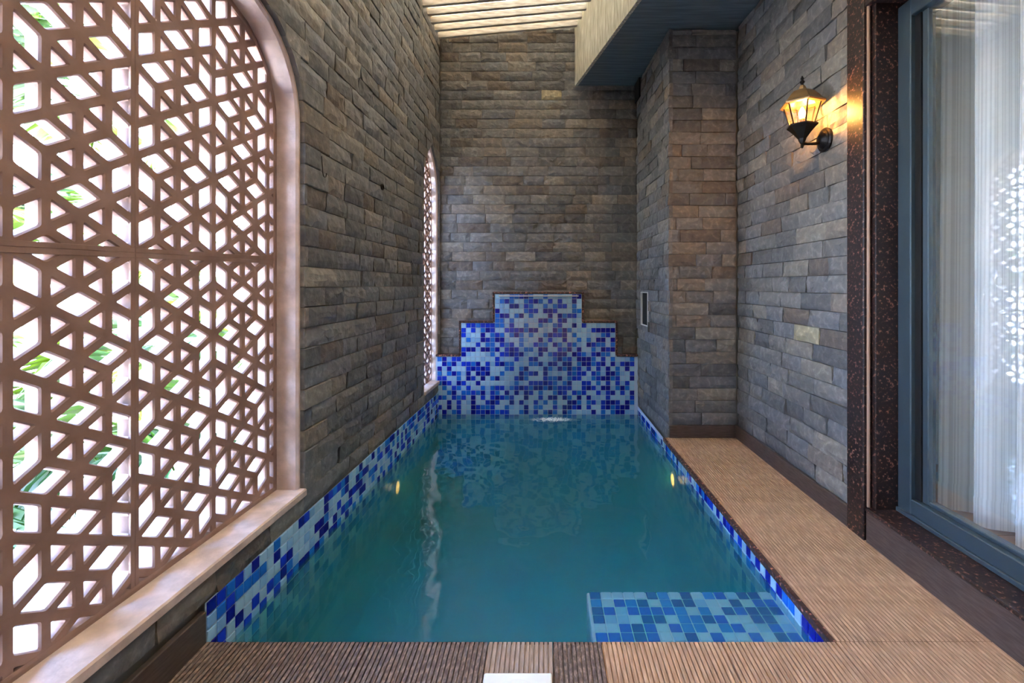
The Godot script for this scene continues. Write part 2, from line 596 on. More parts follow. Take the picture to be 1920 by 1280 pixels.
func lattice(holder: Node3D, opening: PackedVector2Array, u4: float, seam: float, tilt: float, zf: float, thick: float, seams := true, scale := 1.0) -> void:
	# a triangular grid with edges left out; columns step along the wall, four to a repeat; column 4 and row 0 are the joints between cast panels
	var c := 0.0893 * scale
	var s := 0.1031 * scale
	var keep := grown(opening, 0.03)
	var tools := {}
	var cells := [
		[[0, 0.0], [0, 1.0], [1, 1.5], [1, 0.5]], [[0, 1.0], [0, 2.0], [1, 1.5]], [[0, 2.0], [0, 3.0], [1, 2.5], [1, 1.5]],
		[[2, 0.0], [2, 1.0], [1, 0.5]], [[1, 0.5], [1, 1.5], [2, 1.0]], [[1, 1.5], [1, 2.5], [2, 2.0]], [[2, 2.0], [2, 3.0], [1, 2.5]],
		[[2, 0.0], [2, 1.0], [3, 0.5]], [[3, 0.5], [3, 1.5], [2, 1.0]], [[3, 1.5], [3, 2.5], [2, 2.0]], [[2, 2.0], [2, 3.0], [3, 2.5]],
		[[3, 0.5], [3, 1.5], [4, 1.0], [4, 0.0]], [[4, 1.0], [4, 2.0], [3, 1.5]], [[3, 1.5], [3, 2.5], [4, 3.0], [4, 2.0]],
		[[1, 1.5], [2, 1.0], [3, 1.5], [2, 2.0]],
		[[0, 3.0], [1, 2.5], [2, 3.0], [1, 3.5]], [[2, 3.0], [3, 2.5], [4, 3.0], [3, 3.5]],
	]
	var place := func(i: float, w: float) -> Vector2:
		var u := u4 + (i - 4.0) * c
		return Vector2(u, seam + tilt * (u - u4) - w * s)
	for block in range(-8, 9):
		for band in range(-8, 9):
			for cell in cells:
				var sets := [cell]
				if cell.size() == 4 and cell[0][1] == 3.0 and band == -1 and seams:
					sets = [[cell[0], cell[1], cell[2]], [cell[0], cell[2], cell[3]]]
				for k in sets.size():
					var p := PackedVector2Array()
					var mid_w := 0.0
					for node in sets[k]:
						p.append(place.call(node[0] + block * 4.0, node[1] + band * 3.0))
						mid_w += (node[1] + band * 3.0) / sets[k].size()
					var touches := false
					for q in p:
						if Geometry2D.is_point_in_polygon(q, keep):
							touches = true
					if not touches:
						continue
					var key := "%d %d" % [int(block >= 1), int(mid_w > 0.0)] if seams else "one"
					if not tools.has(key):
						tools[key] = begin()
					lattice_cell(tools[key], p, zf, zf - thick, 0.0115 * scale)
	if seams:
		var bounds := Rect2(opening[0], Vector2.ZERO)
		for q in opening: bounds = bounds.expand(q)
		var gap := 0.0008
		for far in 2:
			for low in 2:
				var key := "%d %d" % [far, low]
				if not tools.has(key): continue
				var ua := u4 + gap if far else bounds.position.x
				var ub := bounds.end.x if far else u4 - gap
				var sgn := -1.0 if low else 1.0
				var edge := func(u: float, off: float) -> Vector2:
					return Vector2(u, seam + tilt * (u - u4) + sgn * off)
				extrude(tools[key], PackedVector2Array([edge.call(ua, gap), edge.call(ub, gap), edge.call(ub, 0.016), edge.call(ua, 0.016)]), zf - thick - 0.001, zf + 0.0015, 0.001)
				var ja := u4 + gap if far else u4 - 0.015
				var jb := u4 + 0.015 if far else u4 - gap
				var top := bounds.position.y if low else bounds.end.y
				extrude(tools[key], PackedVector2Array([edge.call(ja, 0.016), edge.call(jb, 0.016), Vector2(jb, top), Vector2(ja, top)]), zf - thick - 0.001, zf + 0.0015, 0.001)
	for key in tools:
		part("lattice_panel", done(tools[key], mats.jali_stone), holder)

# ---------------------------------------------------------------- mosaic
var tile_shapes := {}
const TILE := 0.05

func tile_mesh(tone: String) -> ArrayMesh:
	if not tile_shapes.has(tone):
		var st := begin()
		var h := 0.0232
		var b := 0.003
		var f := []
		var g := []
		for q in [Vector2(-1, -1), Vector2(1, -1), Vector2(1, 1), Vector2(-1, 1)]:
			f.append(v3(q * (h - b), 0.0035))
			g.append(v3(q * h, 0.0))
		quad(st, f[0], f[1], f[2], f[3], Vector3(0, 0, 1))
		for i in 4:
			var j := (i + 1) % 4
			quad(st, g[i], g[j], f[j], f[i], g[i] + g[j] + Vector3(0, 0, 0.02))
		tile_shapes[tone] = done(st, mats[tone])
	return tile_shapes[tone]

func tile_tone() -> String:
	var r := rng.randf()
	return "tile_pale" if r < 0.34 else "tile_ice" if r < 0.46 else "tile_mid" if r < 0.62 else "tile_cobalt" if r < 0.78 else "tile_navy"

func lay_tiles(holder: Node3D, spots: Array, most := 300) -> void:
	# spots: transforms in the holder's space; those that show largest become parts
	var list := []
	for xf: Transform3D in spots:
		list.append({"xf": xf, "area": picture_area(holder.transform * xf, Rect2(-0.023, -0.023, 0.046, 0.046)), "tone": tile_tone()})
	list.sort_custom(func(a, b): return a.area > b.area)
	var rest := {}
	for i in list.size():
		var e: Dictionary = list[i]
		if i < most and e.area > 20.0:
			part("mosaic_tile", tile_mesh(e.tone), holder, e.xf)
		else:
			if not rest.has(e.tone):
				rest[e.tone] = SurfaceTool.new()
				rest[e.tone].begin(Mesh.PRIMITIVE_TRIANGLES)
			rest[e.tone].append_from(tile_mesh(e.tone), 0, e.xf)
	if not rest.is_empty():
		var joined := ArrayMesh.new()
		for tone in rest:
			rest[tone].commit(joined)
			joined.surface_set_material(joined.get_surface_count() - 1, mats[tone])
		tag(part("mosaic_field", joined, holder), "", "", "", "stuff")

# ---------------------------------------------------------------- the scene
func _ready() -> void:
	rng.seed = 20240611
	set_camera_and_light()
	make_materials()
	make_brick_variants()
	build_left_wall()
	build_back_walls()
	build_right_wall()
	build_ceiling()
	build_deck()
	build_pool()
	build_water_wall()
	build_door()
	build_room_behind_door()
	build_lantern()
	build_small_fittings()
	build_garden()

func set_camera_and_light() -> void:
	var cam := Camera3D.new()
	cam.name = "camera"
	add_child(cam)
	cam.position = Vector3(0, EYE, 0)
	var near := 0.05
	cam.set_frustum(near * 1280.0 / FOCAL, Vector2((960.0 - CX) / FOCAL, (CY - 640.0) / FOCAL) * near, near, 200.0)
	cam.current = true
	var sky_mat := ProceduralSkyMaterial.new()
	sky_mat.sky_top_color = Color(0.42, 0.60, 0.86)
	sky_mat.sky_horizon_color = Color(0.86, 0.91, 0.96)
	sky_mat.ground_horizon_color = Color(0.80, 0.80, 0.76)
	sky_mat.ground_bottom_color = Color(0.5, 0.48, 0.44)
	sky_mat.energy_multiplier = 12.0
	var sky := Sky.new()
	sky.sky_material = sky_mat
	var env := Environment.new()
	env.background_mode = Environment.BG_SKY
	env.sky = sky
	env.tonemap_mode = Environment.TONE_MAPPER_LINEAR
	env.tonemap_exposure = 7.2
	env.sdfgi_enabled = true
	env.ssao_enabled = true
	env.ssil_enabled = true
	env.volumetric_fog_enabled = true
	env.volumetric_fog_density = 0.0
	var we := WorldEnvironment.new()
	we.name = "environment"
	we.environment = env
	add_child(we)
	var sun := DirectionalLight3D.new()
	sun.name = "sun"
	sun.light_color = Color(1.0, 0.95, 0.86)
	sun.light_energy = 3.6
	sun.light_angular_distance = 0.6
	sun.shadow_enabled = true
	add_child(sun)
	sun.look_at_from_position(Vector3(3.2, 9.0, 1.2), Vector3.ZERO, Vector3.UP)

const BIG := [[0.0, 2.02], [0.004, 2.10], [0.020, 2.17], [0.050, 2.24], [0.095, 2.305], [0.150, 2.36], [0.215, 2.405], [0.330, 2.445], [0.50, 2.49], [0.72, 2.55], [0.9, 2.61], [1.0, 2.66]]
const SMALL := [[0.0, 2.20], [0.006, 2.28], [0.03, 2.36], [0.075, 2.44], [0.13, 2.505], [0.20, 2.56], [0.275, 2.62]]

func build_left_wall() -> void:
	var xf := left_frame()
	var big := arch(0.32, 2.32, 0.26, BIG)
	var small := arch(4.47, 5.02, 0.26, SMALL)
	var wall := thing("wall_left", "grey-brown slate wall with arched lattice windows along the pool", "wall", xf, "", "structure")
	# the core, in pieces so that the openings stay open
	var st := begin()
	var z0 := -0.26
	var z1 := -0.032
	var hole_big := grown(big, 0.02)
	var hole_small := grown(small, 0.02)
	for r in [Rect2(-2.6, -0.3, 7.68, 0.52), Rect2(-2.6, 0.22, 2.9, 4.1), Rect2(2.34, 0.22, 2.11, 4.1), Rect2(5.04, 0.22, 0.3, 4.1)]:
		box(st, Vector3(r.position.x, r.position.y, z0), Vector3(r.end.x, r.end.y, z1))
	for w in [[0.30, 2.34, hole_big], [4.45, 5.04, hole_small]]:
		var head := PackedVector2Array([Vector2(w[0], 0.22), Vector2(w[1], 0.22), Vector2(w[1], 4.32), Vector2(w[0], 4.32)])
		for q in Geometry2D.clip_polygons(head, w[2]):
			if not Geometry2D.is_polygon_clockwise(q):
				extrude(st, q, z0, z1)
	part("wall_core", done(st, mats.mortar), wall)
	var cut_big := grown(big, 0.022)
	var cut_small := grown(small, 0.022)
	clad(wall, Rect2(0.0, 0.137, 5.06, 3.86), [cut_big, cut_small, PackedVector2Array([Vector2(-1, 0), Vector2(POOL_D, 0), Vector2(POOL_D, 0.0), Vector2(-1, 0.0)])])
	# windows
	for n in 2:
		var open := big if n == 0 else small
		var zf := -0.13 if n == 0 else -0.085
		var w := thing("window_%d" % (n + 1), ["tall arched window filled with a carved sandstone lattice, beside the near end of pool", "narrow pointed-arch lattice window by the back corner of the pool"][n], "window", xf, "", "structure")
		var lining := begin()
		ring_band(lining, grown(open, 0.02), open, -0.27, -0.022, 0.012)
		part("reveal", done(lining, mats.pink_sandstone), w)
		if n == 1:
			lattice(w, open, 4.745, 1.355, 0.0, zf, 0.022, false, 0.8)
		var border := begin()
		ring_band(border, grown(open, 0.002), grown(open, -0.022 if n == 0 else -0.006), zf - 0.046, zf + 0.004, 0.003)
		part("lattice_border", done(border, mats.jali_stone), w)
		if n == 0:
			lattice(w, open, 1.543, 1.355, 0.022, zf, 0.042)
		var u0 := open[0].x
		var u1 := open[1].x
		var sill := begin()
		box(sill, Vector3(u0 - 0.01, 0.225, -0.27), Vector3(u1 + 0.025, 0.262, 0.012), 0.006)
		part("sill", done(sill, mats.pink_sandstone), w)

func build_back_walls() -> void:
	var wall := thing("wall_back", "slate wall rising behind the blue stepped water feature", "wall", back_frame(BACK_D), "", "structure")
	part("wall_core", box_mesh(Vector3(-1.4, -0.3, -0.25), Vector3(1.6, 4.32, -0.032), 0.0, mats.mortar), wall)
	clad(wall, Rect2(-1.10, 0.40, 2.09, 3.62), [], [Vector2(0.12, 3.25)])
	var seg := thing("wall_right_back", "short pale slate wall between back wall and alcove with black box", "wall", seg_frame(), "", "structure")
	var st := begin()
	box(st, Vector3(-5.2, -0.3, -0.55), Vector3(-3.985, 3.5, -0.032))
	part("wall_core", done(st, mats.mortar), seg)
	var niche := PackedVector2Array([Vector2(-4.84, 0.855), Vector2(-4.58, 0.855), Vector2(-4.58, 1.185), Vector2(-4.84, 1.185)])
	clad(seg, Rect2(-5.06, 0.0, 1.112, SOFFIT_Y), [niche])
	var al := thing("wall_alcove", "dark brown slate wall at the end of the stone deck", "wall", back_frame(ALCOVE_D), "", "structure")
	part("wall_core", box_mesh(Vector3(1.03, -0.3, -0.25), Vector3(1.9, 3.5, -0.032), 0.0, mats.mortar), al)
	clad(al, Rect2(1.024, 0.0, 0.56, SOFFIT_Y), [])

func seg_frame() -> Transform3D:
	# x = 0.97 at the back wall, 1.02 at the alcove
	var slope := 0.05 / (BACK_D - ALCOVE_D)
	return right_frame(0.97 + slope * BACK_D, slope)

func build_right_wall() -> void:
	var wall := thing("wall_right", "pale blue-grey slate wall carrying the brass wall lantern", "wall", right_frame(RIGHT_X), "", "structure")
	var st := begin()
	box(st, Vector3(-4.2, -0.3, -0.25), Vector3(-2.40, 4.3, -0.032))
	box(st, Vector3(-2.40, 2.72, -0.25), Vector3(2.6, 4.3, -0.02))
	box(st, Vector3(-2.40, -0.3, -0.25), Vector3(2.6, 0.10, -0.02))
	part("wall_core", done(st, mats.mortar), wall)
	clad(wall, Rect2(-ALCOVE_D + 0.002, 0.0, 1.468, SOFFIT_Y), [], [Vector2(-2.92, 0.99)])

func beam_x(d: float) -> float:
	return 0.327 + 0.239 * (BACK_D - d)

func build_ceiling() -> void:
	var top := 4.15
	# the deep skewed beam with the flat soffit over the deck
	var slab := begin()
	var ds := [BACK_D + 0.02, 3.55, 2.0, 0.5, -2.6]
	for i in ds.size() - 1:
		var a: float = ds[i]
		var b: float = ds[i + 1]
		var p := [Vector3(beam_x(a) + 0.02, SOFFIT_Y, -a), Vector3(1.75, SOFFIT_Y, -a), Vector3(1.75, SOFFIT_Y, -b), Vector3(minf(beam_x(b) + 0.02, 1.7), SOFFIT_Y, -b)]
		quad(slab, p[0], p[1], p[2], p[3], Vector3.DOWN)
		quad(slab, p[0] + Vector3(0, top - SOFFIT_Y, 0), p[1] + Vector3(0, top - SOFFIT_Y, 0), p[2] + Vector3(0, top - SOFFIT_Y, 0), p[3] + Vector3(0, top - SOFFIT_Y, 0), Vector3.UP)
	var ceiling := thing("ceiling", "soffit above the stone deck, coloured blue-grey for its shade and pool bounce", "ceiling", Transform3D.IDENTITY, "", "structure")
	part("soffit", done(slab, mats.soffit_shaded), ceiling)
	var beam := begin()
	for i in ds.size() - 1:
		var a: float = ds[i]
		var b: float = ds[i + 1]
		var xa := beam_x(a)
		var xb := minf(beam_x(b), 1.68)
		quad(beam, Vector3(xa, SOFFIT_Y - 0.004, -a), Vector3(xb, SOFFIT_Y - 0.004, -b), Vector3(xb, top, -b), Vector3(xa, top, -a), Vector3.LEFT)
		quad(beam, Vector3(xa, SOFFIT_Y - 0.004, -a), Vector3(xb, SOFFIT_Y - 0.004, -b), Vector3(xb + 0.03, SOFFIT_Y - 0.004, -b), Vector3(xa + 0.03, SOFFIT_Y - 0.004, -a), Vector3.DOWN)
		quad(beam, Vector3(xa + 0.03, SOFFIT_Y - 0.004, -a), Vector3(xb + 0.03, SOFFIT_Y - 0.004, -b), Vector3(xb + 0.03, top, -b), Vector3(xa + 0.03, top, -a), Vector3.RIGHT)
	part("beam_face", done(beam, mats.beam_paint), ceiling)
	# slatted pergola over the water
	var pergola := thing("pergola_roof", "pale grey slatted roof over the back of the pool", "roof")
	var d := 5.0
	while d > -2.5:
		var x0 := LEFT_X + SKEW * d - 0.06
		var x1 := minf(beam_x(d) + 0.02, 1.68)
		var y0 := 3.815
		var tilt := atan2(0.13, 1.45)
		var st := begin()
		var len := (x1 - x0) / cos(tilt)
		box(st, Vector3(0, 0, -0.018), Vector3(len, 0.062, 0.018), 0.003)
		part("slat", done(st, mats.slat_paint), pergola, Transform3D(Basis(Vector3(0, 0, 1), tilt), Vector3(x0, y0, -d)))
		d -= 0.142
	var sheet := begin()
	box(sheet, Vector3(-0.1, 0.075, -2.6), Vector3(3.1, 0.083, 5.12))
	var tilt2 := atan2(0.13, 1.45)
	part("roof_sheet", done(sheet, mats.roof_sheet), pergola, Transform3D(Basis(Vector3(0, 0, 1), tilt2) * Basis.from_scale(Vector3(1, 1, -1)), Vector3(-1.29, 3.815, 0)))

func pool_x(d: float) -> float:
	return 1.036 - 0.013 * d

func ribbed_slab(x0: float, x1: float, d0: float, d1: float, m: Material, pitch := 0.016, skewed := false) -> ArrayMesh:
	# a stone slab whose top is sawn into fine ridges running along the pool
	var st := begin()
	var n := maxi(1, int(round((x1 - x0) / pitch)))
	var w := (x1 - x0) / n
	var z0 := -d0
	var z1 := -d1
	for i in n:
		var a := x0 + i * w
		var dy := -0.009
		var xs := [a, a + w * 0.24, a + w * 0.27, a + w * 0.97, a + w]
		var ys := [dy, dy, 0.0, 0.0, dy]
		for k in 4:
			var sh0 := 0.0
			var sh1 := 0.0
			if skewed and i == 0 and k == 0:
				sh1 = pool_x(d1) - pool_x(d0)
			quad(st, Vector3(xs[k] + sh0, ys[k], z0), Vector3(xs[k + 1], ys[k + 1], z0), Vector3(xs[k + 1], ys[k + 1], z1), Vector3(xs[k] + sh1, ys[k], z1), Vector3.UP)
	var sh := pool_x(d1) - pool_x(d0) if skewed else 0.0
	var low := -0.04
	quad(st, Vector3(x0, -0.001, z0), Vector3(x0 + sh, -0.001, z1), Vector3(x0 + sh, low, z1), Vector3(x0, low, z0), Vector3.LEFT)
	quad(st, Vector3(x1, -0.001, z0), Vector3(x1, -0.001, z1), Vector3(x1, low, z1), Vector3(x1, low, z0), Vector3.RIGHT)
	quad(st, Vector3(x0, -0.001, z0), Vector3(x1, -0.001, z0), Vector3(x1, low, z0), Vector3(x0, low, z0), Vector3(0, 0, z0 - z1))
	quad(st, Vector3(x0 + sh, -0.001, z1), Vector3(x1, -0.001, z1), Vector3(x1, low, z1), Vector3(x0 + sh, low, z1), Vector3(0, 0, z1 - z0))
	quad(st, Vector3(x0, low, z0), Vector3(x1, low, z0), Vector3(x1, low, z1), Vector3(x0 + sh, low, z1), Vector3.DOWN)
	return done(st, m)

func build_deck() -> void:
	var deck := thing("floor", "ribbed stone deck around the front and right side of pool", "floor", Transform3D.IDENTITY, "", "structure")
	# front strip, slab by slab from the left wall
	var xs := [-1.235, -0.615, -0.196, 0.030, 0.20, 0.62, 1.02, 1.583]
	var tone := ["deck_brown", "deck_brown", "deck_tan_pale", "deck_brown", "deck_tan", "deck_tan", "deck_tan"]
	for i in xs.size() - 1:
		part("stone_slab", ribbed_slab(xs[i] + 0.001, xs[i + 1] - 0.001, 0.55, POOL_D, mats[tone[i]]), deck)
	var cuts := [POOL_D + 0.003, 2.83, ALCOVE_D]
	for i in 2:
		part("stone_slab", ribbed_slab(pool_x(cuts[i]) + 0.012, 1.583, cuts[i], cuts[i + 1] - 0.003, mats.deck_tan, 0.016, true), deck)
	var edge := begin()
	for i in 2:
		var a: float = cuts[i]
		var b: float = cuts[i + 1] - 0.003
		quad(edge, Vector3(pool_x(a) - 0.006, -0.004, -a), Vector3(pool_x(b) - 0.006, -0.004, -b), Vector3(pool_x(b) + 0.012, -0.001, -b), Vector3(pool_x(a) + 0.012, -0.001, -a), Vector3.UP)
		quad(edge, Vector3(pool_x(a) - 0.006, -0.004, -a), Vector3(pool_x(b) - 0.006, -0.004, -b), Vector3(pool_x(b) - 0.006, -0.03, -b), Vector3(pool_x(a) - 0.006, -0.03, -a), Vector3.LEFT)
		quad(edge, Vector3(pool_x(a) - 0.006, -0.03, -a), Vector3(pool_x(b) - 0.006, -0.03, -b), Vector3(pool_x(b) + 0.02, -0.03, -b), Vector3(pool_x(a) + 0.02, -0.03, -a), Vector3.DOWN)
	part("coping_edge", done(edge, mats.granite_dull), deck)
	var st := begin()
	box(st, Vector3(-1.4, -0.3, -0.55), Vector3(1.7, -0.002, 2.7))
	part("floor_behind", done(st, mats.deck_tan), deck)
	var sub := begin()
	box(sub, Vector3(-1.25, -0.3, -1.66), Vector3(1.65, -0.041, -0.5))
	box(sub, Vector3(1.06, -0.3, -4.2), Vector3(1.65, -0.041, -1.66))
	part("screed", done(sub, mats.mortar), deck)
	var blocking_wall := thing("wall_front_added", "plain wall added behind the viewer to keep sky light off the lattice", "wall", Transform3D.IDENTITY, "", "structure")  # added, unseen: shuts the open end against sky light from behind the viewer
	part("wall_core", box_mesh(Vector3(-1.6, -0.3, 2.7), Vector3(5.0, 4.3, 2.9), 0.0, mats.render_core), blocking_wall)
	# skirtings
	var b1 := thing("baseboard_right", "dark stone skirting along the foot of the lantern wall", "skirting", right_frame(RIGHT_X), "", "structure")
	part("board", box_mesh(Vector3(-ALCOVE_D, 0.0, 0.0), Vector3(-2.482, 0.108, 0.016), 0.003, mats.skirting), b1)
	var b2 := thing("baseboard_alcove", "dark brown stone skirting at the foot of alcove wall", "skirting", back_frame(ALCOVE_D), "", "structure")
	part("board", box_mesh(Vector3(1.03, 0.0, 0.0), Vector3(1.569, 0.104, 0.016), 0.003, mats.skirting), b2)
	var b3 := thing("baseboard_left", "dark grained skirting board below the sandstone sill", "skirting", left_frame(), "", "structure")
	part("board", box_mesh(Vector3(-2.6, 0.0, -0.018), Vector3(POOL_D - 0.004, 0.112, 0.004), 0.003, mats.skirting), b3)

func build_pool() -> void:
	var basin := thing("pool_basin", "long rectangular plunge pool lined with blue and white mosaic", "pool", Transform3D.IDENTITY, "", "structure")
	var deep := -1.15
	var st := begin()
	var lf := left_frame()
	var g := 0.003
	# shell: grout faces of the four sides and the floor
	var l0: Vector3 = lf * Vector3(POOL_D - 0.002, 0, -g)
	var l1: Vector3 = lf * Vector3(BACK_D, 0, -g)
	var r0 := Vector3(pool_x(POOL_D) + g, 0, -POOL_D)
	var r1 := Vector3(pool_x(BACK_D) + g, 0, -BACK_D)
	var up := Vector3(0, 0.137, 0)
	var dn := Vector3(0, deep, 0)
	quad(st, l0 + up, l1 + up, l1 + dn, l0 + dn, Vector3.RIGHT)
	quad(st, r0 - Vector3(0, 0.03, 0), r1, r1 + dn, r0 + dn, Vector3.LEFT)
	quad(st, l0 - Vector3(0, 0.04, 0), r0 - Vector3(0, 0.04, 0), r0 + dn, l0 + dn, Vector3.FORWARD)
	part("tile_bed", done(st, mats.grout), basin)
	var fl := begin()
	quad(fl, l0 + dn, r0 + dn, r1 + dn, l1 + dn, Vector3.UP)
	part("pool_floor", done(fl, mats.pool_floor), basin)
	var spots := []
	# left band, from the slate down into the water
	for i in int((BACK_D - POOL_D - 0.05) / TILE):
		for j in 13:
			spots.append(lf * Transform3D(Basis.IDENTITY, Vector3(POOL_D + (i + 0.5) * TILE, 0.112 - j * TILE, 0)))
	var slope := -0.013
	var a := Vector3(-slope * -1.0, 0, 1).normalized()
	var rb := Basis(a, Vector3.UP, a.cross(Vector3.UP))
	for i in int((BACK_D - POOL_D - 0.05) / TILE):
		var d := POOL_D + (i + 0.5) * TILE
		for j in 9:
			spots.append(Transform3D(rb, Vector3(pool_x(d), -0.06 - j * TILE, -d)))
	var rbf := Basis(Vector3.LEFT, Vector3.UP, Vector3.FORWARD)
	for i in 43:
		for j in 8:
			spots.append(Transform3D(rbf, Vector3(-1.15 + (i + 0.5) * TILE, -0.07 - j * TILE, -POOL_D - 0.003)))
	lay_tiles(basin, spots)
	# the shallow step in the near right corner
	var step := thing("pool_step", "shallow underwater step of blue and white mosaic beside the deck corner", "step", Transform3D.IDENTITY)
	var sy := -0.118
	part("step_core", box_mesh(Vector3(0.19, deep, -2.14), Vector3(1.008, sy, -POOL_D - 0.006), 0.004, mats.grout), step)
	var tops := []
	var flat := Basis(Vector3.RIGHT, Vector3.FORWARD, Vector3.UP)
	for i in 16:
		for j in 9:
			tops.append(Transform3D(flat, Vector3(0.20 + (i + 0.5) * TILE, sy + 0.001, -1.69 - (j + 0.5) * TILE)))
	for i in 16:
		for j in 5:
			tops.append(Transform3D(rbf, Vector3(0.20 + (i + 0.5) * TILE, sy - 0.03 - j * TILE, -2.141)))
	lay_tiles(step, tops)
	# water: a faintly rippled surface over murky teal water
	var n := FastNoiseLite.new()
	n.seed = 5
	n.frequency = 1.6
	n.fractal_octaves = 3
	var wst := SurfaceTool.new()
	wst.begin(Mesh.PRIMITIVE_TRIANGLES)
	var nx := 90
	var nz := 150
	for j in nz + 1:
		var d := lerpf(POOL_D - 0.0, BACK_D - 0.075, float(j) / nz)
		var xa := LEFT_X + SKEW * d + 0.001
		var xb := pool_x(d) - 0.001
		for i in nx + 1:
			var x := lerpf(xa, xb, float(i) / nx)
			var fall := exp(-((x - 0.06) ** 2) / 0.16 - (d - 4.85) ** 2 / 0.12)
			var y := WATER_Y + n.get_noise_2d(x * 1.6, d) * 0.0032 + n.get_noise_2d(x * 5.0 + 40, d * 5.0) * (0.0006 + 0.003 * fall)
			wst.add_vertex(Vector3(x, y, -d))
	for j in nz:
		for i in nx:
			var k := j * (nx + 1) + i
			for q in [k, k + nx + 1, k + 1, k + 1, k + nx + 1, k + nx + 2]:
				wst.add_index(q)
	wst.generate_normals()
	var wm := StandardMaterial3D.new()
	wm.resource_name = "pool_water"
	wm.albedo_color = Color(0.16, 0.57, 0.66, 0.34)
	wm.roughness = 0.03
	wm.transparency = BaseMaterial3D.TRANSPARENCY_ALPHA
	var wmesh := wst.commit()
	wmesh.surface_set_material(0, wm)
	var water := thing("pool_water", "murky teal water filling the plunge pool", "water", Transform3D.IDENTITY, "", "structure")
	part("surface", wmesh, water)
	var murk := FogVolume.new()
	murk.name = "murk"
	murk.shape = RenderingServer.FOG_VOLUME_SHAPE_BOX
	murk.size = Vector3(2.3, -deep + WATER_Y - 0.006, BACK_D - POOL_D)
	var fm := FogMaterial.new()
	fm.density = 3.6
	fm.albedo = Color(0.33, 0.84, 0.93)
	murk.material = fm
	water.add_child(murk)
	murk.position = Vector3(-0.06, (deep + WATER_Y - 0.006) * 0.5, -(POOL_D + BACK_D) * 0.5)
	# underwater lamps facing each other
	var lamp_at := [[Vector3(pool_x(3.63) - 0.004, -0.22, -3.63), -1.0, "small glowing pool lamp under water on the deck side"], [Vector3(LEFT_X + SKEW * 3.66 + 0.004, -0.29, -3.66), 1.0, "dim pool lamp under water below the slate wall"]]
	for e in lamp_at:
		var o := thing("pool_lamp", e[2], "lamp", Transform3D(Basis(Vector3(0, 0, 1), -e[1] * PI / 2), e[0]))
		var body := begin()
		lathe(body, [[0.062, 0.0], [0.064, 0.008], [0.056, 0.014], [0.046, 0.012]], 20)
		part("rim", done(body, mats.pale_plastic), o)
		var lens := begin()
		lathe(lens, [[0.046, 0.010], [0.035, 0.016], [0.0, 0.019]], 20)
		part("lens", done(lens, mat("pool_lamp_lens", rgb(255, 226, 150), 0.3, {"glow": Color(1.0, 0.82, 0.42), "glow_energy": 0.7})), o)
		var lt := OmniLight3D.new()
		lt.name = "lamp_light"
		lt.light_color = Color(1.0, 0.85, 0.5)
		lt.light_energy = 0.0012
		lt.light_size = 0.03
		lt.omni_range = 8.0
		lt.omni_attenuation = 2.0
		lt.shadow_enabled = true
		o.add_child(lt)
		lt.position = Vector3(0, 0.05, 0)

